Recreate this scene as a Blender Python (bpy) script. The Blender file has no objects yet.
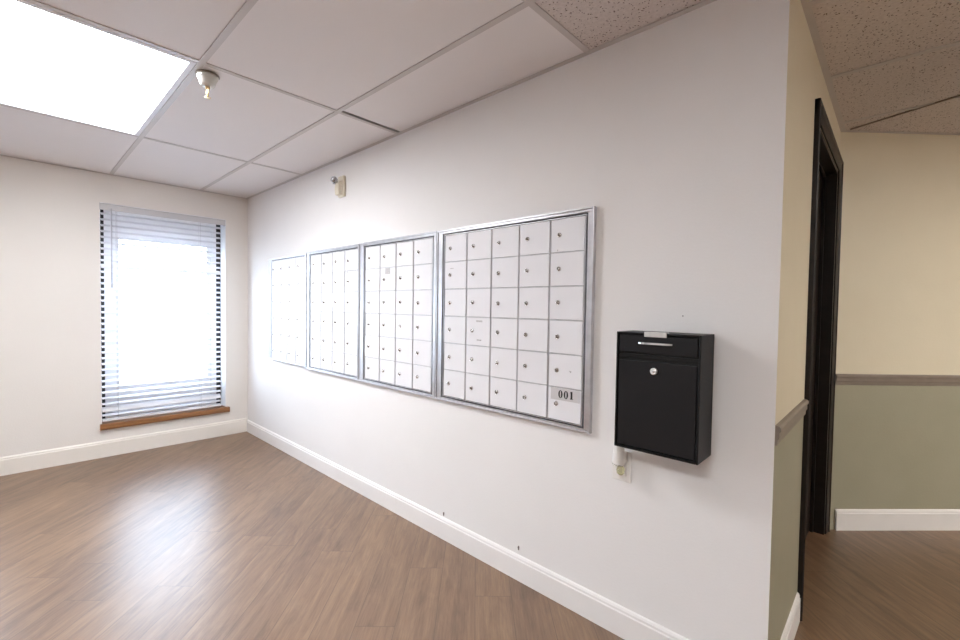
import bpy, bmesh, math, random
from mathutils import Vector, Matrix
random.seed(4)
S = bpy.context.scene
COL = S.collection
R = math.radians

# ---------------------------------------------------------------- sizes (metres)
H = 2.208            # ceiling height
W = 4.243            # outside corner of the mail wall
E = 1.573            # depth of the corridor wall with the door
XR, YR = 7.6, -4.6   # unseen right and rear walls
CAM = Vector((4.4956, -1.5557, 1.2178))

# ---------------------------------------------------------------- materials
def mat(name):
    m = bpy.data.materials.new(name); m.use_nodes = True
    nt = m.node_tree; b = nt.nodes['Principled BSDF']
    return m, nt, b
def N(nt, t, **kw):
    n = nt.nodes.new(t)
    for k, v in kw.items():
        if k.startswith('_'): n.inputs[k[1:].replace('_', ' ')].default_value = v
        else: setattr(n, k, v)
    return n
def L(nt, a, b): nt.links.new(a, b)
def math_n(nt, op, a, b=None, c=None):
    n = nt.nodes.new('ShaderNodeMath'); n.operation = op
    for i, v in enumerate((a, b, c)):
        if v is None: continue
        if isinstance(v, (int, float)): n.inputs[i].default_value = v
        else: L(nt, v, n.inputs[i])
    return n.outputs[0]
def ramp(nt, fac, stops, interp='LINEAR'):
    r = nt.nodes.new('ShaderNodeValToRGB'); r.color_ramp.interpolation = interp
    el = r.color_ramp.elements
    while len(el) < len(stops): el.new(0.5)
    for e, (p, c) in zip(el, stops):
        e.position = p; e.color = (*c, 1)
    L(nt, fac, r.inputs[0]); return r.outputs[0]

def simple(name, col, rough=.5, metal=0., var=.03, scale=8., bump=0., bscale=200., spec=.5, coat=0.):
    m, nt, b = mat(name)
    tc = N(nt, 'ShaderNodeTexCoord')
    nz = N(nt, 'ShaderNodeTexNoise', _Scale=scale, _Detail=4.); L(nt, tc.outputs['Object'], nz.inputs['Vector'])
    lo = tuple(max(0, c * (1 - var)) for c in col); hi = tuple(min(1, c * (1 + var)) for c in col)
    L(nt, ramp(nt, nz.outputs['Fac'], [(.35, lo), (.65, hi)]), b.inputs['Base Color'])
    b.inputs['Roughness'].default_value = rough; b.inputs['Metallic'].default_value = metal
    b.inputs['Specular IOR Level'].default_value = spec
    b.inputs['Coat Weight'].default_value = coat
    if bump:
        n2 = N(nt, 'ShaderNodeTexNoise', _Scale=bscale, _Detail=2.); L(nt, tc.outputs['Object'], n2.inputs['Vector'])
        bp = N(nt, 'ShaderNodeBump', _Strength=bump, _Distance=.002); L(nt, n2.outputs['Fac'], bp.inputs['Height'])
        L(nt, bp.outputs[0], b.inputs['Normal'])
    return m

M = {}
M['mail_wall'] = simple('white_wall_paint', (.835, .82, .815), .62, var=.012, scale=2, bump=.25, bscale=120, spec=.3)
M['cream_wall'] = simple('cream_wall_paint', (.80, .77, .735), .6, var=.012, scale=2, bump=.25, bscale=120, spec=.3)
M['cream_trim'] = simple('cream_trim_paint', (.83, .79, .735), .4, var=.012)
M['white_trim'] = simple('white_trim_paint', (.85, .83, .82), .38, var=.012)
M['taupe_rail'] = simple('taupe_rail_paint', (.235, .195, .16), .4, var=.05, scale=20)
M['aluminium'] = simple('satin_aluminium', (.62, .62, .65), .33, metal=.85, var=.06, scale=30)
M['gap_shade'] = simple('recess_shade', (.06, .06, .07), .6)  # shade of the mailbox door gaps, held in a dark colour
M['mail_door'] = simple('painted_mailbox_door', (.82, .82, .85), .42, metal=.0, var=.012, scale=6, spec=.3)
M['lock'] = simple('chrome_lock', (.66, .65, .64), .2, metal=.95, var=.1, scale=100)
M['lock_dark'] = simple('keyhole_black', (.015, .015, .015), .5)
M['plate_grey'] = simple('number_sticker', (.62, .60, .61), .45)
M['ink'] = simple('black_ink', (.012, .012, .014), .5)
M['smudge'] = simple('grey_label_residue', (.50, .49, .50), .6, var=.2, scale=200)
M['black_box'] = simple('black_powder_coat', (.0070, .0068, .0072), .45, var=.08, scale=40, bump=.1, bscale=900, spec=.25)
M['black_panel'] = simple('black_box_panel', (.0080, .0075, .0088), .5, var=.06, scale=40, bump=.1, bscale=900, spec=.3)
M['black_inner'] = simple('black_groove', (.006, .006, .006), .6)
M['silver'] = simple('brushed_silver', (.80, .79, .78), .28, metal=.75, var=.04, scale=60)
M['door_brown'] = simple('dark_brown_door_paint', (.013, .008, .006), .4, var=.2, scale=30, spec=.3)
M['blind'] = simple('white_blind_slat', (.76, .76, .79), .45, var=.008)
M['valance'] = simple('grey_white_valance', (.62, .61, .62), .4, var=.01)
M['vinyl'] = simple('white_vinyl_frame', (.84, .84, .86), .4, var=.008)
M['bronze'] = simple('dark_bronze_channel', (.02, .019, .02), .5)
M['cord'] = simple('grey_cord', (.55, .54, .56), .7)
M['tbar'] = simple('ceiling_grid_enamel', (.57, .53, .51), .36, var=.02)
M['tile'] = simple('smooth_vinyl_ceiling_tile', (.80, .765, .755), .55, var=.015, scale=1.5, bump=.1, bscale=60)
M['plenum'] = simple('dark_plenum', (.05, .045, .04), .9)
M['fixture'] = simple('white_enamel_fixture', (.82, .83, .86), .35, var=.01)
M['ivory'] = simple('ivory_plastic', (.74, .68, .55), .4, var=.02)
M['brass'] = simple('brass', (.70, .52, .28), .3, metal=.9, var=.05)
M['nickel'] = simple('off_white_cup', (.62, .61, .57), .3, metal=.45, var=.06, scale=30)
M['outlet'] = simple('white_plastic', (.80, .775, .75), .35, var=.01)
M['chrome'] = simple('dark_chrome', (.45, .45, .46), .12, metal=1.)
M['concrete'] = simple('pale_outdoor_paving', (.62, .61, .60), .8, var=.08, scale=3)
M['stucco'] = simple('pale_outdoor_stucco', (.70, .69, .68), .8, var=.04, scale=3)
M['nail'] = simple('dull_nail', (.20, .18, .17), .4, metal=.6)

# two-tone wall: cream above, sage green below the rail
def two_tone(name, zsplit):
    m, nt, b = mat(name)
    g = N(nt, 'ShaderNodeNewGeometry'); sp = N(nt, 'ShaderNodeSeparateXYZ'); L(nt, g.outputs['Position'], sp.inputs[0])
    f = math_n(nt, 'GREATER_THAN', sp.outputs['Z'], zsplit)
    nz = N(nt, 'ShaderNodeTexNoise', _Scale=6., _Detail=4.); L(nt, g.outputs['Position'], nz.inputs['Vector'])
    up = ramp(nt, nz.outputs['Fac'], [(.3, (.76, .69, .535)), (.7, (.78, .71, .555))])
    lo = ramp(nt, nz.outputs['Fac'], [(.3, (.35, .335, .245)), (.7, (.37, .35, .26))])
    mx = N(nt, 'ShaderNodeMix', data_type='RGBA')
    L(nt, f, mx.inputs[0]); L(nt, lo, mx.inputs[6]); L(nt, up, mx.inputs[7])
    # a small scuff on the green paint
    L(nt, mx.outputs[2], b.inputs['Base Color'])
    b.inputs['Roughness'].default_value = .5; b.inputs['Specular IOR Level'].default_value = .35
    n2 = N(nt, 'ShaderNodeTexNoise', _Scale=120., _Detail=2.); L(nt, g.outputs['Position'], n2.inputs['Vector'])
    bp = N(nt, 'ShaderNodeBump', _Strength=.25, _Distance=.002); L(nt, n2.outputs['Fac'], bp.inputs['Height'])
    L(nt, bp.outputs[0], b.inputs['Normal'])
    return m
M['two_tone'] = two_tone('cream_and_sage_wall_paint', .83)

# fissured acoustic tile: small dark worm holes on a rough pinkish board
def fissured():
    m, nt, b = mat('fissured_acoustic_tile')
    tc = N(nt, 'ShaderNodeTexCoord')
    mp = N(nt, 'ShaderNodeMapping'); mp.inputs['Scale'].default_value = (1, 1.0, 1); L(nt, tc.outputs['Object'], mp.inputs[0])
    dn = N(nt, 'ShaderNodeTexNoise', _Scale=60., _Detail=2.); L(nt, mp.outputs[0], dn.inputs['Vector'])
    ad = N(nt, 'ShaderNodeVectorMath', operation='MULTIPLY_ADD'); ad.inputs[1].default_value = (.02, .02, .02)
    L(nt, dn.outputs['Color'], ad.inputs[0]); L(nt, mp.outputs[0], ad.inputs[2])
    vo = N(nt, 'ShaderNodeTexVoronoi', _Scale=100.); vo.feature = 'F1'; L(nt, ad.outputs[0], vo.inputs['Vector'])
    sel = N(nt, 'ShaderNodeSeparateColor'); L(nt, vo.outputs['Color'], sel.inputs[0])
    pick = math_n(nt, 'GREATER_THAN', sel.outputs[0], .42)
    hole = math_n(nt, 'LESS_THAN', vo.outputs['Distance'], .26)
    h = math_n(nt, 'MULTIPLY', pick, hole)
    nz = N(nt, 'ShaderNodeTexNoise', _Scale=90., _Detail=4.); L(nt, tc.outputs['Object'], nz.inputs['Vector'])
    base = ramp(nt, nz.outputs['Fac'], [(.3, (.62, .56, .53)), (.7, (.73, .67, .64))])
    mx = N(nt, 'ShaderNodeMix', data_type='RGBA'); L(nt, h, mx.inputs[0]); L(nt, base, mx.inputs[6])
    mx.inputs[7].default_value = (.20, .155, .135, 1)
    L(nt, mx.outputs[2], b.inputs['Base Color']); b.inputs['Roughness'].default_value = .9
    b.inputs['Specular IOR Level'].default_value = .1
    return m
M['fissured'] = fissured()

# vinyl oak planks laid on the diagonal
def planks():
    m, nt, b = mat('oak_vinyl_plank')
    g = N(nt, 'ShaderNodeNewGeometry'); sp = N(nt, 'ShaderNodeSeparateXYZ'); L(nt, g.outputs['Position'], sp.inputs[0])
    x, y = sp.outputs['X'], sp.outputs['Y']; q = math.sqrt(.5); PW, PL = .152, 1.22
    ca, sa = math.cos(R(46.4)), math.sin(R(46.4))
    u = math_n(nt, 'SUBTRACT', math_n(nt, 'MULTIPLY', y, sa), math_n(nt, 'MULTIPLY', x, ca))
    v = math_n(nt, 'ADD', math_n(nt, 'ADD', math_n(nt, 'MULTIPLY', x, sa), math_n(nt, 'MULTIPLY', y, ca)), .088)
    vr = math_n(nt, 'DIVIDE', v, PW); row = math_n(nt, 'FLOOR', vr); fv = math_n(nt, 'FRACT', vr)
    rn = N(nt, 'ShaderNodeTexWhiteNoise', noise_dimensions='1D'); L(nt, row, rn.inputs['W'])
    ur = math_n(nt, 'ADD', math_n(nt, 'DIVIDE', u, PL), math_n(nt, 'MULTIPLY', rn.outputs['Value'], 1.0))
    colm = math_n(nt, 'FLOOR', ur); fu = math_n(nt, 'FRACT', ur)
    cb = N(nt, 'ShaderNodeCombineXYZ'); L(nt, row, cb.inputs[0]); L(nt, colm, cb.inputs[1])
    wn = N(nt, 'ShaderNodeTexWhiteNoise', noise_dimensions='3D'); L(nt, cb.outputs[0], wn.inputs['Vector'])
    rnd = wn.outputs['Value']
    def coords(su, sv, k):
        c = N(nt, 'ShaderNodeCombineXYZ')
        L(nt, math_n(nt, 'MULTIPLY', u, su), c.inputs[0]); L(nt, math_n(nt, 'MULTIPLY', v, sv), c.inputs[1])
        L(nt, math_n(nt, 'MULTIPLY', rnd, k), c.inputs[2]); return c.outputs[0]
    g1 = N(nt, 'ShaderNodeTexNoise', _Scale=1., _Detail=6., _Roughness=.62, _Distortion=.6); L(nt, coords(2.2, 26., 37.), g1.inputs['Vector'])
    g2 = N(nt, 'ShaderNodeTexNoise', _Scale=1., _Detail=4., _Roughness=.6); L(nt, coords(9., 170., 71.), g2.inputs['Vector'])
    g3 = N(nt, 'ShaderNodeTexNoise', _Scale=1., _Detail=5., _Roughness=.6, _Distortion=2.2); L(nt, coords(3.0, 11., 53.), g3.inputs['Vector'])
    mixf = math_n(nt, 'ADD', math_n(nt, 'ADD', math_n(nt, 'MULTIPLY', g1.outputs['Fac'], .45), math_n(nt, 'MULTIPLY', g2.outputs['Fac'], .25)),
                  math_n(nt, 'MULTIPLY', g3.outputs['Fac'], .30))
    mixf = math_n(nt, 'ADD', mixf, math_n(nt, 'MULTIPLY', math_n(nt, 'SUBTRACT', rnd, .5), .10))
    c = ramp(nt, mixf, [(.34, (.100, .052, .026)), (.46, (.172, .097, .053)), (.55, (.222, .130, .071)), (.70, (.305, .188, .108))])
    # seams
    e1 = math_n(nt, 'MINIMUM', fv, math_n(nt, 'SUBTRACT', 1., fv)); e1 = math_n(nt, 'MULTIPLY', e1, PW)
    e2 = math_n(nt, 'MINIMUM', fu, math_n(nt, 'SUBTRACT', 1., fu)); e2 = math_n(nt, 'MULTIPLY', e2, PL)
    seam = math_n(nt, 'LESS_THAN', math_n(nt, 'MINIMUM', e1, e2), .0011)
    mx = N(nt, 'ShaderNodeMix', data_type='RGBA'); L(nt, math_n(nt, 'MULTIPLY', seam, .6), mx.inputs[0]); L(nt, c, mx.inputs[6])
    mx.inputs[7].default_value = (.05, .03, .02, 1)
    L(nt, mx.outputs[2], b.inputs['Base Color'])
    rr = N(nt, 'ShaderNodeMapRange'); rr.inputs['To Min'].default_value = .35; rr.inputs['To Max'].default_value = .37
    L(nt, g1.outputs['Fac'], rr.inputs[0]); L(nt, rr.outputs[0], b.inputs['Roughness'])
    b.inputs['Specular IOR Level'].default_value = 1.0
    bp = N(nt, 'ShaderNodeBump', _Strength=.03, _Distance=.0006); L(nt, g2.outputs['Fac'], bp.inputs['Height'])
    L(nt, bp.outputs[0], b.inputs['Normal'])
    return m
M['planks'] = planks()

# honey oak for the window sill
def oak():
    m, nt, b = mat('varnished_oak')
    tc = N(nt, 'ShaderNodeTexCoord'); mp = N(nt, 'ShaderNodeMapping'); mp.inputs['Scale'].default_value = (60, 3, 60)
    L(nt, tc.outputs['Object'], mp.inputs[0])
    nz = N(nt, 'ShaderNodeTexNoise', _Scale=1., _Detail=4.); L(nt, mp.outputs[0], nz.inputs['Vector'])
    L(nt, ramp(nt, nz.outputs['Fac'], [(.3, (.20, .085, .03)), (.7, (.36, .175, .07))]), b.inputs['Base Color'])
    b.inputs['Roughness'].default_value = .3
    return m
M['oak'] = oak()

def emis(name, col, s):
    m, nt, b = mat(name)
    b.inputs['Base Color'].default_value = (.8, .8, .8, 1)
    b.inputs['Emission Color'].default_value = (*col, 1); b.inputs['Emission Strength'].default_value = s
    return m
M['lens'] = emis('lit_diffuser', (.965, .98, 1), 25.)

def glass():
    m, nt, b = mat('window_glass')
    tr = N(nt, 'ShaderNodeBsdfTransparent'); gl = N(nt, 'ShaderNodeBsdfGlossy', _Roughness=.02)
    mx = N(nt, 'ShaderNodeMixShader', _Fac=.06)
    L(nt, tr.outputs[0], mx.inputs[1]); L(nt, gl.outputs[0], mx.inputs[2])
    L(nt, mx.outputs[0], nt.nodes['Material Output'].inputs['Surface'])
    return m
M['glass'] = glass()
def clear():
    m, nt, b = mat('clear_yellowish_glass')
    b.inputs['Base Color'].default_value = (.80, .78, .50, 1); b.inputs['Roughness'].default_value = .05
    b.inputs['Transmission Weight'].default_value = .7
    return m
M['vial'] = clear()

# ---------------------------------------------------------------- mesh helpers
def bx(bm, x0, x1, y0, y1, z0, z1, mi=0):
    if x0 > x1: x0, x1 = x1, x0
    if y0 > y1: y0, y1 = y1, y0
    if z0 > z1: z0, z1 = z1, z0
    v = [bm.verts.new(p) for p in ((x0,y0,z0),(x1,y0,z0),(x1,y1,z0),(x0,y1,z0),(x0,y0,z1),(x1,y0,z1),(x1,y1,z1),(x0,y1,z1))]
    fs = []
    for q in ((0,3,2,1),(4,5,6,7),(0,1,5,4),(1,2,6,5),(2,3,7,6),(3,0,4,7)):
        f = bm.faces.new([v[i] for i in q]); f.material_index = mi; fs.append(f)
    return v, fs
def prism(bm, pts, h0, h1, tf, mi=0):
    """extrude 2D outline pts between h0,h1; tf(a,b,h) -> xyz"""
    a = [bm.verts.new(tf(p[0], p[1], h0)) for p in pts]; b = [bm.verts.new(tf(p[0], p[1], h1)) for p in pts]
    n = len(pts); fs = [bm.faces.new(a), bm.faces.new(b[::-1])]
    for i in range(n): fs.append(bm.faces.new((a[i], b[i], b[(i+1) % n], a[(i+1) % n])))
    for f in fs: f.material_index = mi
    bmesh.ops.recalc_face_normals(bm, faces=fs)
def lathe(bm, prof, c, axis='z', n=28, mi=0, smooth=True):
    """prof: list of (radius, height) ; spun about an axis through c"""
    def P(r, h, t):
        a, b = r * math.cos(t), r * math.sin(t)
        if axis == 'z': return (c[0] + a, c[1] + b, c[2] + h)
        if axis == 'y': return (c[0] + a, c[1] + h, c[2] + b)
        return (c[0] + h, c[1] + a, c[2] + b)
    rings = [[bm.verts.new(P(max(r, 1e-5), h, 2 * math.pi * k / n)) for k in range(n)] for r, h in prof]
    fs = []
    for i in range(len(rings) - 1):
        for k in range(n):
            f = bm.faces.new((rings[i][k], rings[i][(k+1) % n], rings[i+1][(k+1) % n], rings[i+1][k])); f.smooth = smooth; f.material_index = mi; fs.append(f)
    for r in (rings[0], rings[-1]):
        f = bm.faces.new(r); f.material_index = mi; fs.append(f)
    bmesh.ops.recalc_face_normals(bm, faces=fs)
def tube(bm, pts, r, n=8, mi=0):
    pts = [Vector(p) for p in pts]; rings = []
    for i, p in enumerate(pts):
        d = (pts[min(i+1, len(pts)-1)] - pts[max(i-1, 0)]).normalized()
        a = d.orthogonal().normalized() if i == 0 else (prev - d * prev.dot(d)).normalized()
        prev = a; b = d.cross(a)
        rings.append([bm.verts.new(p + (a * math.cos(t) + b * math.sin(t)) * r) for t in [2*math.pi*k/n for k in range(n)]])
    fs = []
    for i in range(len(rings)-1):
        for k in range(n):
            f = bm.faces.new((rings[i][k], rings[i][(k+1)%n], rings[i+1][(k+1)%n], rings[i+1][k])); f.smooth = True; fs.append(f)
    fs.append(bm.faces.new(rings[0][::-1])); fs.append(bm.faces.new(rings[-1]))
    for f in fs: f.material_index = mi
    bmesh.ops.recalc_face_normals(bm, faces=fs)
def BM(): return bmesh.new()
def obj(name, bm, mats, parent=None, bevel=0., seg=2, loc=None):
    me = bpy.data.meshes.new(name); bm.to_mesh(me); bm.free()
    o = bpy.data.objects.new(name, me); COL.objects.link(o)
    for m in (mats if isinstance(mats, (list, tuple)) else [mats]): me.materials.append(m)
    if parent is not None: o.parent = parent
    if loc is not None: o.location = loc
    if bevel:
        b = o.modifiers.new('bevel', 'BEVEL'); b.width = bevel; b.segments = seg; b.limit_method = 'ANGLE'; b.angle_limit = R(40)
    return o
def struct(name, bm, mats, parent=None, **kw):
    o = obj(name, bm, mats, parent, **kw)
    if parent is None: o['kind'] = 'structure'
    return o
def empty(name, loc=(0,0,0), rz=0.):
    o = bpy.data.objects.new(name, None); COL.objects.link(o); o.location = loc; o.rotation_euler = (0, 0, rz)
    o.empty_display_size = .05
    return o
def tag(o, label, cat, group=None):
    o['label'] = label; o['category'] = cat
    if group: o['group'] = group
    return o
def dup(root, loc):
    r = root.copy(); COL.objects.link(r); r.location = loc
    for ch in list(root.children):
        c = ch.copy(); COL.objects.link(c); c.parent = r
        for g in list(ch.children):
            d = g.copy(); COL.objects.link(d); d.parent = c
    return r

# ---------------------------------------------------------------- shell
T = .14; HT = H + .32
b = BM(); bx(b, -.3, XR + .3, YR - .3, 5.4, -.1, 0); struct('floor', b, M['planks'])
b = BM(); bx(b, -.3, XR + .3, YR - .3, 5.4, HT, HT + .1); struct('ceiling_deck', b, M['plenum'])

# mail wall (end face at the outside corner carries the corridor's two-tone paint)
b = BM(); v, fs = bx(b, -T, W, 0, T, 0, HT); fs[3].material_index = 1
struct('wall_mail', b, [M['mail_wall'], M['two_tone']])

# window wall with two openings
WY0, WY1, WZ0, WZ1 = -1.070, -.187, .255, 1.985
W2 = -1.50   # shift of the second window, beyond the left of the frame
b = BM()
ys = [YR, WY0 + W2, WY1 + W2, WY0, WY1, 0]
for i in range(5):
    if i in (1, 3):
        bx(b, -.2, 0, ys[i], ys[i+1], 0, WZ0); bx(b, -.2, 0, ys[i], ys[i+1], WZ1, HT)
    else: bx(b, -.2, 0, ys[i], ys[i+1], 0, HT)
bmesh.ops.remove_doubles(b, verts=b.verts, dist=1e-5)
struct('wall_left', b, M['cream_wall'])

# corridor wall with the door opening
DY0, DY1, DZ = .625, 1.505, 1.980
b = BM()
bx(b, W - T, W, T, DY0, 0, HT); bx(b, W - T, W, DY1, E + .1, 0, HT); bx(b, W - T, W, DY0, DY1, DZ, HT)
struct('wall_corridor', b, M['two_tone'])
# room behind that door stays closed off
b = BM(); bx(b, W - T - .9, W - T - .85, T, E + .1, 0, HT); struct('wall_closet', b, M['plenum'])

# far hall wall at 45 degrees
q = math.sqrt(.5)
def D(s, n, z): return (W + q * s + q * (-n) * -1 * -1, E + q * s + q * n, z)   # s along, n behind (away from the camera)
def D(s, n, z): return (W + q * s - q * n, E + q * s + q * n, z)
def dbox(bm, s0, s1, n0, n1, z0, z1, mi=0):
    v = [bm.verts.new(D(*p)) for p in ((s0,n0,z0),(s1,n0,z0),(s1,n1,z0),(s0,n1,z0),(s0,n0,z1),(s1,n0,z1),(s1,n1,z1),(s0,n1,z1))]
    fs = [bm.faces.new([v[i] for i in f]) for f in ((0,3,2,1),(4,5,6,7),(0,1,5,4),(1,2,6,5),(2,3,7,6),(3,0,4,7))]
    for f in fs: f.material_index = mi
    bmesh.ops.recalc_face_normals(bm, faces=fs)
SL = (XR - W) / q
b = BM(); dbox(b, 0, SL, 0, T, 0, HT); struct('wall_hall', b, M['two_tone'])
yend = E + (XR - W)
b = BM(); bx(b, XR, XR + T, YR, yend + .2, 0, HT); struct('wall_right', b, M['cream_wall'])
b = BM(); bx(b, -T, XR + T, YR - T, YR, 0, HT); struct('wall_rear', b, M['cream_wall'])

# baseboards: a flat board with a rounded, beaded top
def base_prof(hh, d=.012):
    return [(0, 0), (d, 0), (d, hh - .022), (d - .003, hh - .018), (d - .003, hh - .010), (d - .007, hh - .003), (0, hh)]
b = BM(); prism(b, base_prof(.112), 0, W + .012, lambda a, z, h: (h, -a, z)); struct('baseboard_mail', b, M['white_trim'])
b = BM(); prism(b, base_prof(.130), YR, -.012, lambda a, z, h: (a, h, z)); struct('baseboard_left', b, M['cream_trim'])
b = BM(); prism(b, base_prof(.112), -.012, .568, lambda a, z, h: (W + a, h, z)); struct('baseboard_corridor', b, M['white_trim'])
b = BM(); prism(b, base_prof(.117), .05, SL, lambda a, z, h: D(h, -a, z)); struct('baseboard_hall', b, M['white_trim'])

# chair rails
RP = [(0, 0), (.006, .003), (.007, .017), (.011, .024), (.011, .040), (.015, .046), (.015, .054), (.010, .060), (0, .062)]
b = BM(); prism(b, RP, 0.002, .568, lambda a, z, h: (W + a, h, z + .818)); struct('trim_1', b, M['taupe_rail'])
b = BM(); prism(b, RP, .02, SL, lambda a, z, h: D(h, -a, z + .816)); struct('trim_2', b, M['taupe_rail'])

# ceiling: lay-in tiles, grid, wall angle
X0, Y0 = -.062, -.39
xs = [X0 + 1.22 * k for k in range(0, 8)]; yl = [Y0 + .61 * k for k in range(-8, 11)]
lights = {(1, -2): True, (5, 2): True, (3, -4): True}   # (ix, iy) bays that hold a troffer, the last two unseen and added
def iy(k): return Y0 + .61 * k
def inroom(x, y): return (x < W and y < 0) or (x >= W and y < E + (x - W) + .9)
b = BM(); gb = BM()
for i in range(-1, 7):
    for k in range(-8, 9):
        x0, x1 = X0 + 1.22 * i, X0 + 1.22 * (i + 1); y0, y1 = iy(k), iy(k + 1)
        cx0, cx1 = max(x0, -.02), min(x1, XR + .05); cy0, cy1 = max(y0, YR - .02), y1
        if cx1 - cx0 < .01 or cy1 - cy0 < .01: continue
        if (i, k) in lights: continue
        mi = 1 if i >= 3 else 0
        parts = []
        if cy1 <= 0: parts.append((cx0, cx1, cy0, cy1))
        elif cy0 < 0:
            parts.append((cx0, min(cx1, W - .02), cy0, min(cy1, .02)))
            if cx1 > W: parts.append((max(cx0, W - .02), cx1, cy0, cy1))
        else:
            a0 = max(cx0, W - .02)
            if cx1 > a0 and inroom(cx1, cy0): parts.append((a0, cx1, cy0, cy1))
        for (a0, a1, c0, c1) in parts:
            if a1 - a0 < .01: continue
            g = .004
            sx = .028 if (i == 2 and k == 0) else g
            z = H + .003
            bx(b, a0 + sx, a1 - g, c0 + g, c1 - g, z, z + .014, mi)
struct('ceiling', b, [M['tile'], M['fissured']])
tb = .012
for x in xs[:7]:
    if x > 0: 
        bx(gb, x - tb, x + tb, YR, 0 if x < W else min(5.2, E + x - W), H - .0005, H + .0025)
        bx(gb, x - .002, x + .002, YR, 0 if x < W else min(5.2, E + x - W), H + .0025, H + .03)
for y in yl:
    if y < YR: continue
    if y < 0: bx(gb, 0, XR, y - tb, y + tb, H - .0008, H + .0027); bx(gb, 0, XR, y - .002, y + .002, H + .0027, H + .03)
    elif y < E + XR - W:
        xa = W if y < E else W + y - E
        bx(gb, xa, XR, y - tb, y + tb, H - .0008, H + .0027); bx(gb, xa, XR, y - .002, y + .002, H + .0027, H + .03)
g = obj('ceiling_grid', gb, M['tbar'], bpy.data.objects['ceiling'])
ab = BM(); aw = .022
for (x0, x1, y0, y1) in ((0, W + aw, -aw, 0), (0, aw, YR, 0), (W, W + aw, 0, E), (XR - aw, XR, YR, yend), (0, XR, YR, YR + aw)):
    bx(ab, x0, x1, y0, y1, H - .0015, H + .0005)
dbox(ab, 0, SL, -aw, 0, H - .0015, H + .0005)
obj('wall_angle', ab, M['tbar'], bpy.data.objects['ceiling'])
# the odd slanting seam strip left by a cut tile at the far end of the hall
sb = BM()
p0, p1 = Vector((4.285, 1.565, 0)), Vector((4.80, 1.345, 0))
d = (p1 - p0).normalized(); nrm = Vector((-d.y, d.x, 0)) * .004
for zz in (0,):
    vs = [sb.verts.new((*(p).xy, z)) for z in (H - .004, H + .002) for p in (p0 - nrm, p1 - nrm, p1 + nrm, p0 + nrm)]
    fs = [sb.faces.new([vs[i] for i in f]) for f in ((0,3,2,1),(4,5,6,7),(0,1,5,4),(1,2,6,5),(2,3,7,6),(3,0,4,7))]
obj('tile_edge_strip', sb, M['taupe_rail'], bpy.data.objects['ceiling'])

# troffers
M['added_lens_hall'] = emis('added_hall_diffuser', (1, .97, .91), 28.)  # warmer, stronger glow for the added hall panel
def troffer(i, k, label):
    x0, x1 = X0 + 1.22 * i + .014, X0 + 1.22 * (i + 1) - .014; y0, y1 = iy(k) + .014, iy(k + 1) - .014
    t = empty('ceiling_light', ((x0 + x1) / 2, (y0 + y1) / 2, H)); tag(t, label, 'ceiling light')
    hx, hy = (x1 - x0) / 2, (y1 - y0) / 2; f = .022
    b = BM()
    for (a0, a1, c0, c1) in ((-hx, hx, -hy, -hy + f), (-hx, hx, hy - f, hy), (-hx, -hx + f, -hy + f, hy - f), (hx - f, hx, -hy + f, hy - f)):
        bx(b, a0, a1, c0, c1, -.001, .03)
    bx(b, -hx, hx, -hy, hy, .075, .08)
    for (a0, a1, c0, c1) in ((-hx, hx, -hy, -hy + .004), (-hx, hx, hy - .004, hy), (-hx, -hx + .004, -hy, hy), (hx - .004, hx, -hy, hy)):
        bx(b, a0, a1, c0, c1, .03, .075)
    obj('frame', b, M['fixture'], t)
    b = BM(); bx(b, -hx + f - .002, hx - f + .002, -hy + f - .002, hy - f + .002, .010, .016); obj('diffuser', b, M['added_lens_hall'] if i == 5 else M['lens'], t)
    return t
troffer(1, -2, 'bright recessed fluorescent panel in the ceiling, in front of the window')
troffer(5, 2, 'added unseen panel in the ceiling to brighten the hall, beyond the right edge of the photo')  # unseen panel, added to lift the hall's brightness
troffer(3, -4, 'added unseen fill panel in the ceiling behind the photographer, outside the photo')  # unseen panel, added as fill for the right of the mail wall

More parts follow.
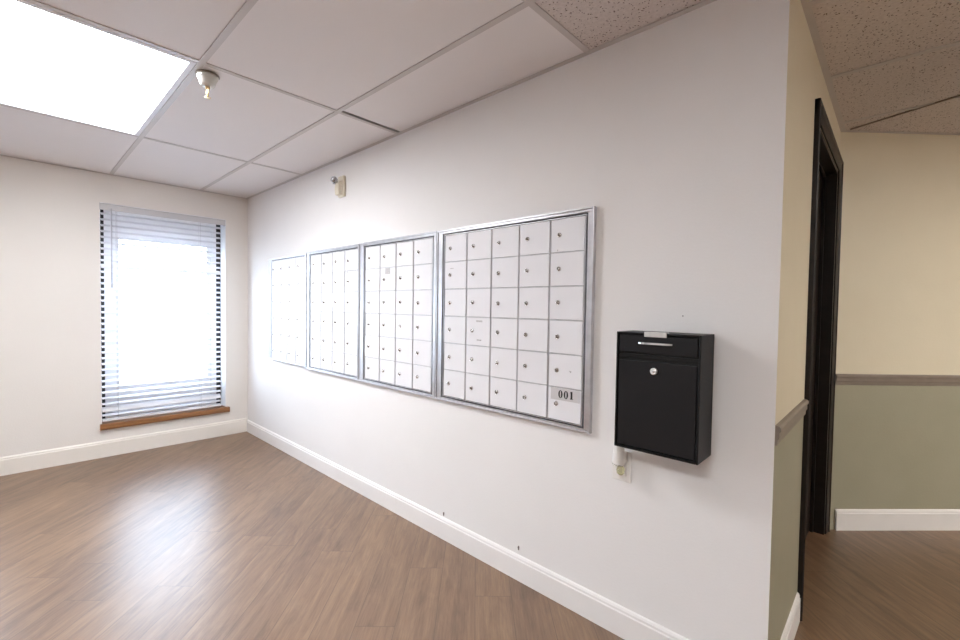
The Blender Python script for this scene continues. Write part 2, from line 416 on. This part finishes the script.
# ---------------------------------------------------------------- windows and blinds
def window(name, dy):
    w = empty(name, (0, dy, 0)); w['kind'] = 'structure'
    xb = -.14
    b = BM()   # painted liner of the reveal
    bx(b, xb, -.0005, WY1 - .004, WY1, WZ0, WZ1); bx(b, xb, -.0005, WY0, WY0 + .004, WZ0, WZ1); bx(b, xb, -.0005, WY0, WY1, WZ1 - .004, WZ1)
    obj('window_reveal', b, M['vinyl'], w)
    for y0, y1 in ((WY0 + .004, WY0 + .040), (WY1 - .040, WY1 - .004)):
        b = BM(); bx(b, xb - .03, xb, y0, y1, WZ0 + .01, WZ1 - .004); obj('side_channel', b, M['bronze'], w)
    # outer frame with sash
    ya, yb = WY0 + .040, WY1 - .040; za, zb = WZ0 + .012, WZ1 - .004
    gy0, gy1, gz0, gz1 = -.935, -.305, .535, 1.735
    def ring(bm, a0, a1, c0, c1, i0, i1, j0, j1, x0, x1):
        bx(bm, x0, x1, a0, a1, c0, j0); bx(bm, x0, x1, a0, a1, j1, c1)
        bx(bm, x0, x1, a0, i0, j0, j1); bx(bm, x0, x1, i1, a1, j0, j1)
    b = BM(); ring(b, ya, yb, za, zb, ya + .045, yb - .045, za + .05, zb - .05, xb - .035, xb + .0); obj('window_frame', b, M['vinyl'], w, bevel=.002)
    b = BM(); ring(b, ya + .045, yb - .045, za + .05, zb - .05, gy0, gy1, gz0, gz1, xb - .030, xb - .010)
    ring(b, gy0 - .015, gy1 + .015, gz0 - .015, gz1 + .015, gy0, gy1, gz0, gz1, xb - .010, xb - .004)
    obj('sash', b, M['vinyl'], w, bevel=.002)
    b = BM(); bx(b, xb - .022, xb - .018, gy0 - .003, gy1 + .003, gz0 - .003, gz1 + .003); obj('pane', b, M['glass'], w)
    # oak sill with nosing
    b = BM(); prism(b, [(xb, .004), (.0, .004), (.030, .000), (.034, -.006), (.034, -.026), (.026, -.036), (.0, -.040), (0.0005, -.002), (xb, -.002)][:0] or
              [(xb, .008), (.026, .008), (.034, .002), (.034, -.024), (.028, -.036), (.0005, -.040), (.0005, .000), (xb, .000)],
              WY0 - .0, WY1 + .0, lambda a, z, h: (a, h, z + WZ0))
    bx(b, .0005, .034, WY0 - .010, WY0, WZ0 - .036, WZ0 + .008); bx(b, .0005, .034, WY1, WY1 + .022, WZ0 - .036, WZ0 + .008)
    obj('window_sill', b, M['oak'], w)
    return w
window('window_1', 0); window('window_2', W2)

def blind(dy, label):
    t = empty('window_blind', (-.030, dy, WZ1 - .006))
    tag(t, label, 'window blind')
    y0, y1 = WY0 + .006, WY1 - .036; top = -.0; zoff = WZ1 - .006
    b = BM(); bx(b, -.028, .022, y0, y1, -.040, 0); obj('headrail', b, M['blind'], t, bevel=.002)
    b = BM(); prism(b, [(.024, -.004), (.030, .0), (.034, -.006), (.034, -.044), (.030, -.050), (.024, -.046)], y0 - .004, y1 + .028, lambda a, z, h: (a, h, z))
    obj('valance', b, M['valance'], t)
    for yy in (y0 - .006, y1 + .026):
        b = BM(); bx(b, -.005, .036, yy, yy + .004, -.052, .002); obj('end_bracket', b, M['cord'], t)
    # slats: slightly crowned boards, room edge tipped down
    b = BM(); pitch = .0452; n = 36; hw = .025
    zs = []
    for k in range(n):
        z = -.075 - k * pitch; zs.append(z)
        tilt = -R(25 - 18 * k / n)
        if k in (9, 34): tilt = R(-42)
        pts = []
        for s, t_ in ((-1, 0), (-.5, .0016), (0, .0022), (.5, .0016), (1, 0)): pts.append((s * hw, t_ + .0012))
        for s, t_ in ((1, 0), (.5, .0016), (0, .0022), (-.5, .0016), (-1, 0)): pts.append((s * hw, t_ - .0012))
        ct, st = math.cos(tilt), math.sin(tilt)
        pts = [(a * ct - c * st, a * st + c * ct + z) for a, c in pts]
        prism(b, pts, y0 + .002, y1 - .002, lambda a, zz, h: (a, h, zz))
    obj('slats', b, M['blind'], t)
    zb = zs[-1] - .028
    b = BM(); bx(b, -.022, .022, y0 + .002, y1 - .002, zb - .018, zb); obj('bottom_rail', b, M['blind'], t, bevel=.003)
    for yy in (-.965, -.388):
        b = BM()
        for xx in (-.026, .026): tube(b, [(xx, yy, -.04), (xx, yy, zb)], .0011, 6)
        obj('ladder_cord', b, M['cord'], t)
    b = BM(); tube(b, [(.040, -1.0, -.035), (.040, -1.0, -.62)], .0045, 6); lathe(b, [(.006, -.65), (.007, -.63), (.005, -.61)], (.040, -1.0, 0), n=10)
    tube(b, [(.028, -1.0, -.03), (.040, -1.0, -.036)], .002, 6)
    obj('tilt_wand', b, M['cord'], t)
    return t
blind(0, 'white horizontal slatted blind hanging in the window above the oak sill')
blind(W2, 'white horizontal slatted blind in the second window, outside the photo on the left')

# outdoors: pale paving under an overcast sky
b = BM(); bx(b, -14, -.3, -14, 10, -.25, -.15); o = struct('ground', b, M['concrete'])

# ---------------------------------------------------------------- mailbox banks
MZ0, MZ1 = .757, 1.584; NR = 6
RH = (MZ1 - MZ0) / NR
def digit_zero(bm, cx, cz, w, h, y):
    n = 24; o = []; i = []
    for k in range(n):
        t = 2 * math.pi * k / n
        o.append((cx + w/2 * math.cos(t), cz + h/2 * math.sin(t))); i.append((cx + (w/2 - w*.36) * math.cos(t), cz + (h/2 - h*.07) * math.sin(t)))
    vo = [bm.verts.new((a, y, c)) for a, c in o]; vi = [bm.verts.new((a, y, c)) for a, c in i]
    vo2 = [bm.verts.new((a, y + .0004, c)) for a, c in o]; vi2 = [bm.verts.new((a, y + .0004, c)) for a, c in i]
    for k in range(n):
        j = (k + 1) % n
        bm.faces.new((vo[k], vo[j], vi[j], vi[k])); bm.faces.new((vo2[j], vo2[k], vi2[k], vi2[j]))
        bm.faces.new((vo[k], vo2[k], vo2[j], vo[j])); bm.faces.new((vi[j], vi2[j], vi2[k], vi[k]))
def mailbank(name, gx0, gx1, nc, ox0, ox1, oz0, oz1, label, cellnotes):
    t = empty(name, ((ox0 + ox1) / 2, 0, oz0)); tag(t, label, 'mailboxes', 'wall mailbox banks')
    OX, OZ = (ox0 + ox1) / 2, oz0
    X = lambda x: x - OX
    Z = lambda z: z - OZ
    # frame: outer lip, channel, inner bead
    b = BM(); y0 = -.0005
    def ring(a0, a1, c0, c1, i0, i1, j0, j1, ya, yb, mi=0):
        bx(b, X(a0), X(a1), ya, yb, Z(c0), Z(j0), mi); bx(b, X(a0), X(a1), ya, yb, Z(j1), Z(c1), mi)
        bx(b, X(a0), X(i0), ya, yb, Z(j0), Z(j1), mi); bx(b, X(i1), X(a1), ya, yb, Z(j0), Z(j1), mi)
    m = .008
    ring(ox0, ox1, oz0, oz1, ox0 + m, ox1 - m, oz0 + m, oz1 - m, -.022, y0)
    ix0, ix1, iz0, iz1 = gx0 - .009, gx1 + .011, MZ0 - .007, MZ1 + .007
    ring(ox0 + m, ox1 - m, oz0 + m, oz1 - m, ix0 - .002, ix1 + .002, iz0 - .002, iz1 + .002, -.017, y0)
    fr = obj('frame', b, M['aluminium'], t, bevel=.0015)
    b = BM()
    ring(ix0 - .002, ix1 + .002, iz0 - .002, iz1 + .002, ix0 + .006, ix1 - .007, iz0 + .004, iz1 - .0045, -.006, y0)
    bx(b, X(ix0 + .006), X(ix1 - .007), -.0045, -.0008, Z(iz0 + .004), Z(iz1 - .0045))
    obj('gap_shade_backing', b, M['gap_shade'], t)  # backing coloured dark to give the door gaps their shade
    b = BM()   # inner bright bead
    ring(ix0 + .006, ix1 - .007, iz0 + .004, iz1 - .0045, gx0, gx1, MZ0, MZ1, -.014, -.0045)
    cw = (gx1 - gx0) / nc
    gw = .0022
    for c in range(1, nc): bx(b, X(gx0 + cw * c - gw), X(gx0 + cw * c + gw), -.0085, -.0045, Z(MZ0), Z(MZ1))
    for r in range(1, NR): bx(b, X(gx0), X(gx1), -.0080, -.0045, Z(MZ0 + RH * r - gw * .8), Z(MZ0 + RH * r + gw * .8))
    obj('divider_grid', b, M['aluminium'], t)
    for r in range(NR):
        for c in range(nc):
            x0, x1 = gx0 + cw * c + .0048, gx0 + cw * (c + 1) - .0030
            z1, z0 = MZ1 - RH * r - .0026, MZ1 - RH * (r + 1) + .0026
            tl = random.uniform(-.0012, .0012)
            b = BM(); vv, ff = bx(b, X(x0), X(x1), -.0125, -.005, Z(z0), Z(z1))
            for v in vv:
                if v.co.y < -.01: v.co.y += tl * (1 if v.co.x > X((x0+x1)/2) else -1)
            # raised turned edge on the hinge side
            bx(b, X(x1 - .006), X(x1 - .0005), -.0140, -.0124, Z(z0 + .001), Z(z1 - .001))
            d = obj('mailbox_door', b, M['mail_door'], t, bevel=.0012)
            lx, lz = x0 + .040, (z0 + z1) / 2 + random.uniform(-.003, .003)
            b = BM()
            lathe(b, [(.0096, -.0120), (.0096, -.0155), (.0084, -.0180), (.0070, -.0180), (.0064, -.0160), (.0054, -.0160), (.0050, -.0200), (.0030, -.0212)], (X(lx), 0, Z(lz)), 'y', 16, 0)
            aa = random.choice((0, 0, .5, -.4, 1.2))
            kx, kz = math.cos(aa) * .0012, math.sin(aa) * .0012
            vs = [b.verts.new((X(lx) + p * kx * 1 + s * -math.sin(aa) * .0042, yy, Z(lz) + p * kz * 1 + s * math.cos(aa) * .0042))
                  for yy in (-.0220, -.0206) for p, s in ((-1, -1), (1, -1), (1, 1), (-1, 1))]
            for f in ((0,3,2,1),(4,5,6,7),(0,1,5,4),(1,2,6,5),(2,3,7,6),(3,0,4,7)): b.faces.new([vs[i] for i in f]).material_index = 1
            obj('lock', b, [M['lock'], M['lock_dark']], d)
            note = cellnotes.get((r, c))
            if note == '001':
                d['label'] = 'mailbox door with the number 001 on a grey plate'
                b = BM(); bx(b, X(3.458), X(3.594), -.0146, -.0124, Z(.843), Z(.891)); pl = obj('number_plate', b, M['plate_grey'], d, bevel=.0005)
                b = BM(); yy = -.0152
                for cx in (3.505, 3.531): digit_zero(b, X(cx), Z(.868), .0205, .033, yy)
                cx = 3.557
                bx(b, X(cx - .0042), X(cx + .0040), yy, yy + .0004, Z(.8535), Z(.8845)); bx(b, X(cx - .0075), X(cx + .0075), yy, yy + .0004, Z(.8535), Z(.8557))
                prism(b, [(cx - .008, .8775), (cx - .0032, .8798), (cx - .0032, .8845), (cx - .0010, .8845)][:3] + [(cx - .0032, .8845)][:0], yy, yy + .0004, lambda a, z, h: (X(a), h, Z(z)))
                obj('number', b, M['ink'], d)
                b = BM(); bx(b, X(3.585), X(3.592), -.0152, -.0146, Z(.846), Z(.884)); obj('plate_clip', b, M['aluminium'], d)
            elif note:
                b = BM()
                for (u0, u1, w0, w1) in note: bx(b, X(x0 + u0), X(x0 + u1), -.0129, -.0124, Z(z0 + w0), Z(z0 + w1))
                obj('label_mark', b, M['smudge'], d)
    return t
bank = 'bank of silver mailboxes set in the long white wall, '
mailbank('mailbox_bank', .590, 1.208, 4, .546, 1.243, .748, 1.604, bank + 'narrowest one nearest the window', {})
mailbank('mailbox_bank', 1.305, 1.960, 4, 1.246, 1.977, .734, 1.612, bank + 'second from the window', {(1, 3): [(.02, .034, .118, .130)]})
mailbank('mailbox_bank', 2.046, 2.694, 4, 1.980, 2.733, .732, 1.614, bank + 'third from the window', {(1, 1): [(.05, .10, .095, .132)]})
mailbank('mailbox_bank', 2.788, 3.602, 5, 2.736, 3.643, .732, 1.612, 'widest bank of silver mailboxes, the one with number 001 at its lower right',
         {(5, 4): '001', (3, 1): [(.065, .105, .112, .120), (.07, .10, .022, .028)], (4, 4): [(.098, .116, .067, .070), (.102, .112, .063, .067)], (1, 0): [(.04, .065, .10, .104)], (0, 4): [(.03, .034, .005, .01)]})

# ---------------------------------------------------------------- black drop box
t = empty('drop_box', (3.94, 0, .755)); tag(t, 'black metal locking drop box mounted on the white wall beside the mailboxes', 'drop box')
X = lambda x: x - 3.94
Z = lambda z: z - .755
Dp = -.135; x0, x1, z0, z1 = 3.802, 4.072, .750, 1.143
b = BM(); wt = .006
bx(b, X(x0), X(x1), -.008, -.004, Z(z0), Z(z1)); bx(b, X(x0), X(x0 + wt), Dp, -.008, Z(z0), Z(z1)); bx(b, X(x1 - wt), X(x1), Dp, -.008, Z(z0), Z(z1))
bx(b, X(x0 + wt), X(x1 - wt), Dp, -.008, Z(z0), Z(z0 + wt)); bx(b, X(x0 + wt), X(x1 - wt), Dp, -.008, Z(z1 - wt), Z(z1))
bx(b, X(x0 + wt), X(x1 - wt), Dp + .006, -.010, Z(1.056), Z(1.070))
obj('body', b, M['black_box'], t, bevel=.0015)
b = BM(); bx(b, X(x0 + .010), X(x1 - .010), Dp + .002, Dp + .010, Z(1.076), Z(z1 - .010)); lid = obj('deposit_flap', b, M['black_panel'], t, bevel=.002)
b = BM(); bx(b, X(x0 + .010), X(x1 - .010), Dp + .001, Dp + .008, Z(z0 + .012), Z(1.048)); dr = obj('front_door', b, M['black_panel'], t, bevel=.002)
b = BM(); bx(b, X(x0 + .01), X(x1 - .01), -.004, -.0005, Z(z0 + .01), Z(z1 - .01)); obj('mounting_plate', b, M['black_box'], t)
b = BM(); bx(b, X(x0 + wt), X(x1 - wt), Dp + .012, Dp + .014, Z(z0 + wt), Z(z1 - wt)); obj('inner_liner', b, M['black_inner'], t)
b = BM(); n = 10   # curved pull on the flap
pts = [(3.879 + (3.987 - 3.879) * k / n, -.0025 - .011 * math.sin(math.pi * k / n) ** .6) for k in range(n + 1)]
out = [(X(a), Dp + c) for a, c in pts] + [(X(a), Dp + .0035) for a, c in pts[::-1]]
prism(b, out, Z(1.106), Z(1.1115), lambda a, c, h: (a, c, h)); obj('pull_handle', b, M['silver'], lid)['label'] = 'curved silver handle'
b = BM(); bx(b, X(3.898), X(3.970), Dp - .0025, Dp + .001, Z(1.130), Z(z1 + .002)); bx(b, X(3.898), X(3.970), Dp - .0025, Dp + .02, Z(z1 + .0005), Z(z1 + .003))
obj('top_clip', b, M['silver'], t, bevel=.0008)['label'] = 'small silver clip on the top edge'
b = BM(); lathe(b, [(.0115, .001), (.0115, -.003), (.010, -.005), (.0065, -.005), (.006, -.0035), (.0055, -.0035), (.0045, -.006), (.002, -.0062)], (X(3.932), Dp, Z(1.020)), 'y', 24)
bx(b, X(3.932) - .0009, X(3.932) + .0009, Dp - .0068, Dp - .006, Z(1.017), Z(1.023), 1)
obj('lock', b, [M['silver'], M['lock_dark']], dr)['label'] = 'round silver key lock'

# ---------------------------------------------------------------- outlet and plug-in
t = empty('wall_outlet', (3.770, 0, .640)); tag(t, 'white wall outlet plate below the black drop box', 'outlet')
b = BM(); v, f = bx(b, -.036, .036, -.0055, -.0005, -.058, .058); obj('cover_plate', b, M['outlet'], t, bevel=.0025)
b = BM()
for cz in (-.020, .020):
    bx(b, -.0165, .0165, -.0080, -.0050, cz - .0145, cz + .0145)
    for sx in (-.0065, .0065): bx(b, sx - .0012, sx + .0012, -.0083, -.0079, cz - .004, cz + .006, 1)
    lathe(b, [(.0024, -.0079), (.0024, -.0083)], (0, 0, cz - .009), 'y', 10, 1)
lathe(b, [(.0035, -.0050), (.003, -.0065)], (0, 0, 0), 'y', 12)
obj('socket', b, [M['outlet'], M['lock_dark']], t, bevel=.001)
t = empty('plug_in_freshener', (3.778, -.0085, .672)); tag(t, 'small white plug-in unit with a clear glass tip, in the outlet under the drop box', 'plug-in unit')
b = BM()
bx(b, -.014, .014, -.030, -.0005, -.012, .026)
lathe(b, [(.015, .066), (.018, .062), (.020, .04), (.021, .0), (.021, -.012), (.019, -.016), (.010, -.018)], (0, -.040, 0), 'z', 28)
obj('body', b, M['outlet'], t)
b = BM(); bx(b, -.011, .011, -.0005, .0002, -.008, .012); obj('socket_plug', b, M['outlet'], t)
b = BM(); lathe(b, [(.008, -.018), (.012, -.024), (.015, -.032), (.014, -.044), (.008, -.050), (.003, -.051)], (.009, -.040, 0), 'z', 20); obj('glass_vial', b, M['vial'], t)
b = BM(); pts = [(.022 * math.cos(a), -.040 + .022 * math.sin(a), -.012) for a in [R(150 + 10 * k) for k in range(18)]]
tube(b, pts, .0011, 6); obj('wire_ring', b, M['lock'], t)

# ---------------------------------------------------------------- sensor lamp on the wall
t = empty('wall_sensor', (1.750, 0, 2.015)); tag(t, 'small ivory wall unit with a silver ball head, high on the wall above the mailboxes', 'sensor')
b = BM(); bx(b, -.035, .035, -.022, -.0005, -.070, .070); obj('back_plate', b, M['ivory'], t, bevel=.006, seg=3)
b = BM(); prism(b, [(-.021, .030), (-.045, .026), (-.052, -.020), (-.048, -.058), (-.021, -.062)], -.026, .026, lambda a, z, h: (h, a, z)); obj('housing', b, M['ivory'], t, bevel=.004)
b = BM(); tube(b, [(0, -.040, .020), (0, -.050, .026), (0, -.054, .030)], .008, 10); obj('swivel', b, M['lock'], t)
b = BM()
pr = [(.023 * math.sin(math.pi * k / 12), -.023 * math.cos(math.pi * k / 12)) for k in range(0, 13)]
lathe(b, pr, (0, -.068, .034), 'z', 24); lathe(b, [(.010, -.028), (.013, -.025), (.008, -.020)], (0, -.068, .034), 'z', 16); obj('ball_head', b, M['chrome'], t)

# ---------------------------------------------------------------- sprinkler
t = empty('fire_sprinkler', (2.288, -.955, H)); t.scale = (.85,) * 3; tag(t, 'fire sprinkler head in a white cup hanging from the ceiling beside the light', 'sprinkler')
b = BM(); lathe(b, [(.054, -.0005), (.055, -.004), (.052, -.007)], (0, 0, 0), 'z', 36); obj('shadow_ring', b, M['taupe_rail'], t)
b = BM(); lathe(b, [(.048, -.006), (.050, -.010), (.046, -.022), (.038, -.036), (.035, -.050), (.031, -.058), (.020, -.062), (.012, -.062)], (0, 0, 0), 'z', 36); obj('escutcheon', b, M['nickel'], t)
b = BM(); lathe(b, [(.012, -.060), (.012, -.068), (.009, -.072)], (0, 0, 0), 'z', 6, smooth=False)
for s in (-1, 1): tube(b, [(s * .006, 0, -.066), (s * .015, 0, -.076), (s * .015, 0, -.090), (s * .004, 0, -.106)], .0024, 8)
lathe(b, [(.005, -.100), (.005, -.110), (.002, -.112)], (0, 0, 0), 'z', 10); obj('frame_arms', b, M['brass'], t)
b = BM(); lathe(b, [(.001, -.073), (.0026, -.076), (.0026, -.098), (.001, -.101)], (0, 0, 0), 'z', 10); obj('bulb', b, M['vial'], t)
b = BM(); lathe(b, [(.004, -.112), (.015, -.114), (.015, -.1155), (.004, -.1165)], (0, 0, 0), 'z', 16, smooth=False); obj('deflector', b, M['brass'], t)

# ---------------------------------------------------------------- corridor door
w = empty('door_1', (W, 0, 0)); w['kind'] = 'structure'
cy0, cy1, cz = .570, 1.560, 2.035
CP = [(0, 0), (0, .016), (.006, .019), (.012, .013), (.040, .009), (.055, .006), (.055, 0)]   # across, projecting
b = BM(); prism(b, CP, 0, cz, lambda a, p, h: (p, cy0 + a, h)); obj('door_casing', b, M['door_brown'], w)
b = BM(); prism(b, CP, 0, cz, lambda a, p, h: (p, cy1 - a, h)); obj('door_casing', b, M['door_brown'], w)
b = BM(); prism(b, CP, cy0, cy1, lambda a, p, h: (p + .0004, h, cz + .0005 - a)); obj('door_casing', b, M['door_brown'], w)
b = BM()
bx(b, -T, -.0005, DY0, DY0 + .018, 0, DZ); bx(b, -T, -.0005, DY1 - .018, DY1, 0, DZ); bx(b, -T, -.0005, DY0, DY1, DZ - .018, DZ)
bx(b, -.062, -.048, DY0 + .018, DY0 + .030, 0, DZ - .018); bx(b, -.062, -.048, DY1 - .030, DY1 - .018, 0, DZ - .018); bx(b, -.062, -.048, DY0 + .018, DY1 - .018, DZ - .030, DZ - .018)
obj('door_jamb', b, M['door_brown'], w, bevel=.001)
b = BM(); bx(b, -.106, -.064, DY0 + .020, DY1 - .020, .008, DZ - .020); lf = obj('door_leaf', b, M['door_brown'], w, bevel=.002)

# ---------------------------------------------------------------- small marks
for (x, z, lab) in ((2.795, .134, 'left'), (3.294, .146, 'right')):
    b = BM(); lathe(b, [(.0035, -.0005), (.0035, -.006), (.002, -.0065)], (0, 0, 0), 'y', 10); bx(b, -.0022, .0022, -.005, -.0005, -.012, .006)
    o = obj('wall_anchor', b, M['nail'], loc=(x, 0, z)); tag(o, 'tiny grey wall anchor just above the baseboard, %s one of the two' % lab, 'wall anchor')
b = BM(); lathe(b, [(.0022, -.0005), (.0022, -.003), (.001, -.0035)], (0, 0, 0), 'y', 8)
o = obj('screw_hole', b, M['nail'], bpy.data.objects['wall_mail'], loc=(3.972, 0, 1.199))

# ---------------------------------------------------------------- light and sky
wd = bpy.data.worlds.new('World'); S.world = wd; wd.use_nodes = True
nt = wd.node_tree; bg = nt.nodes['Background']
tc = N(nt, 'ShaderNodeTexCoord'); sp = N(nt, 'ShaderNodeSeparateXYZ'); L(nt, tc.outputs['Generated'], sp.inputs[0])
L(nt, ramp(nt, sp.outputs['Z'], [(0., (.80, .90, 1.)), (.6, (.62, .79, 1.))]), bg.inputs['Color'])
bg.inputs['Strength'].default_value = 13

# ---------------------------------------------------------------- camera
cam = bpy.data.cameras.new('camera'); co = bpy.data.objects.new('camera', cam); COL.objects.link(co)
yaw, pit, rol = R(46.7795), R(1.6355), R(.8564)
fw = Vector((-math.cos(yaw) * math.cos(pit), math.sin(yaw) * math.cos(pit), -math.sin(pit)))
rt = Vector((math.sin(yaw), math.cos(yaw), 0)); up = rt.cross(fw)
rt2 = rt * math.cos(rol) + up * math.sin(rol); up2 = -rt * math.sin(rol) + up * math.cos(rol)
m = Matrix((rt2, up2, -fw)).transposed().to_4x4(); m.translation = CAM
co.matrix_world = m
cam.sensor_width = 36; cam.lens = 442.936 * 36 / 960; cam.clip_start = .02
S.camera = co

S.view_settings.view_transform = 'Standard'; S.view_settings.look = 'None'
S.view_settings.gamma = 1; S.view_settings.exposure = .14; S.view_settings.use_curve_mapping = False
S.cycles.use_denoising = True
S.cycles.max_bounces = 10; S.cycles.diffuse_bounces = 6; S.cycles.transparent_max_bounces = 12
S.cycles.sample_clamp_indirect = 8
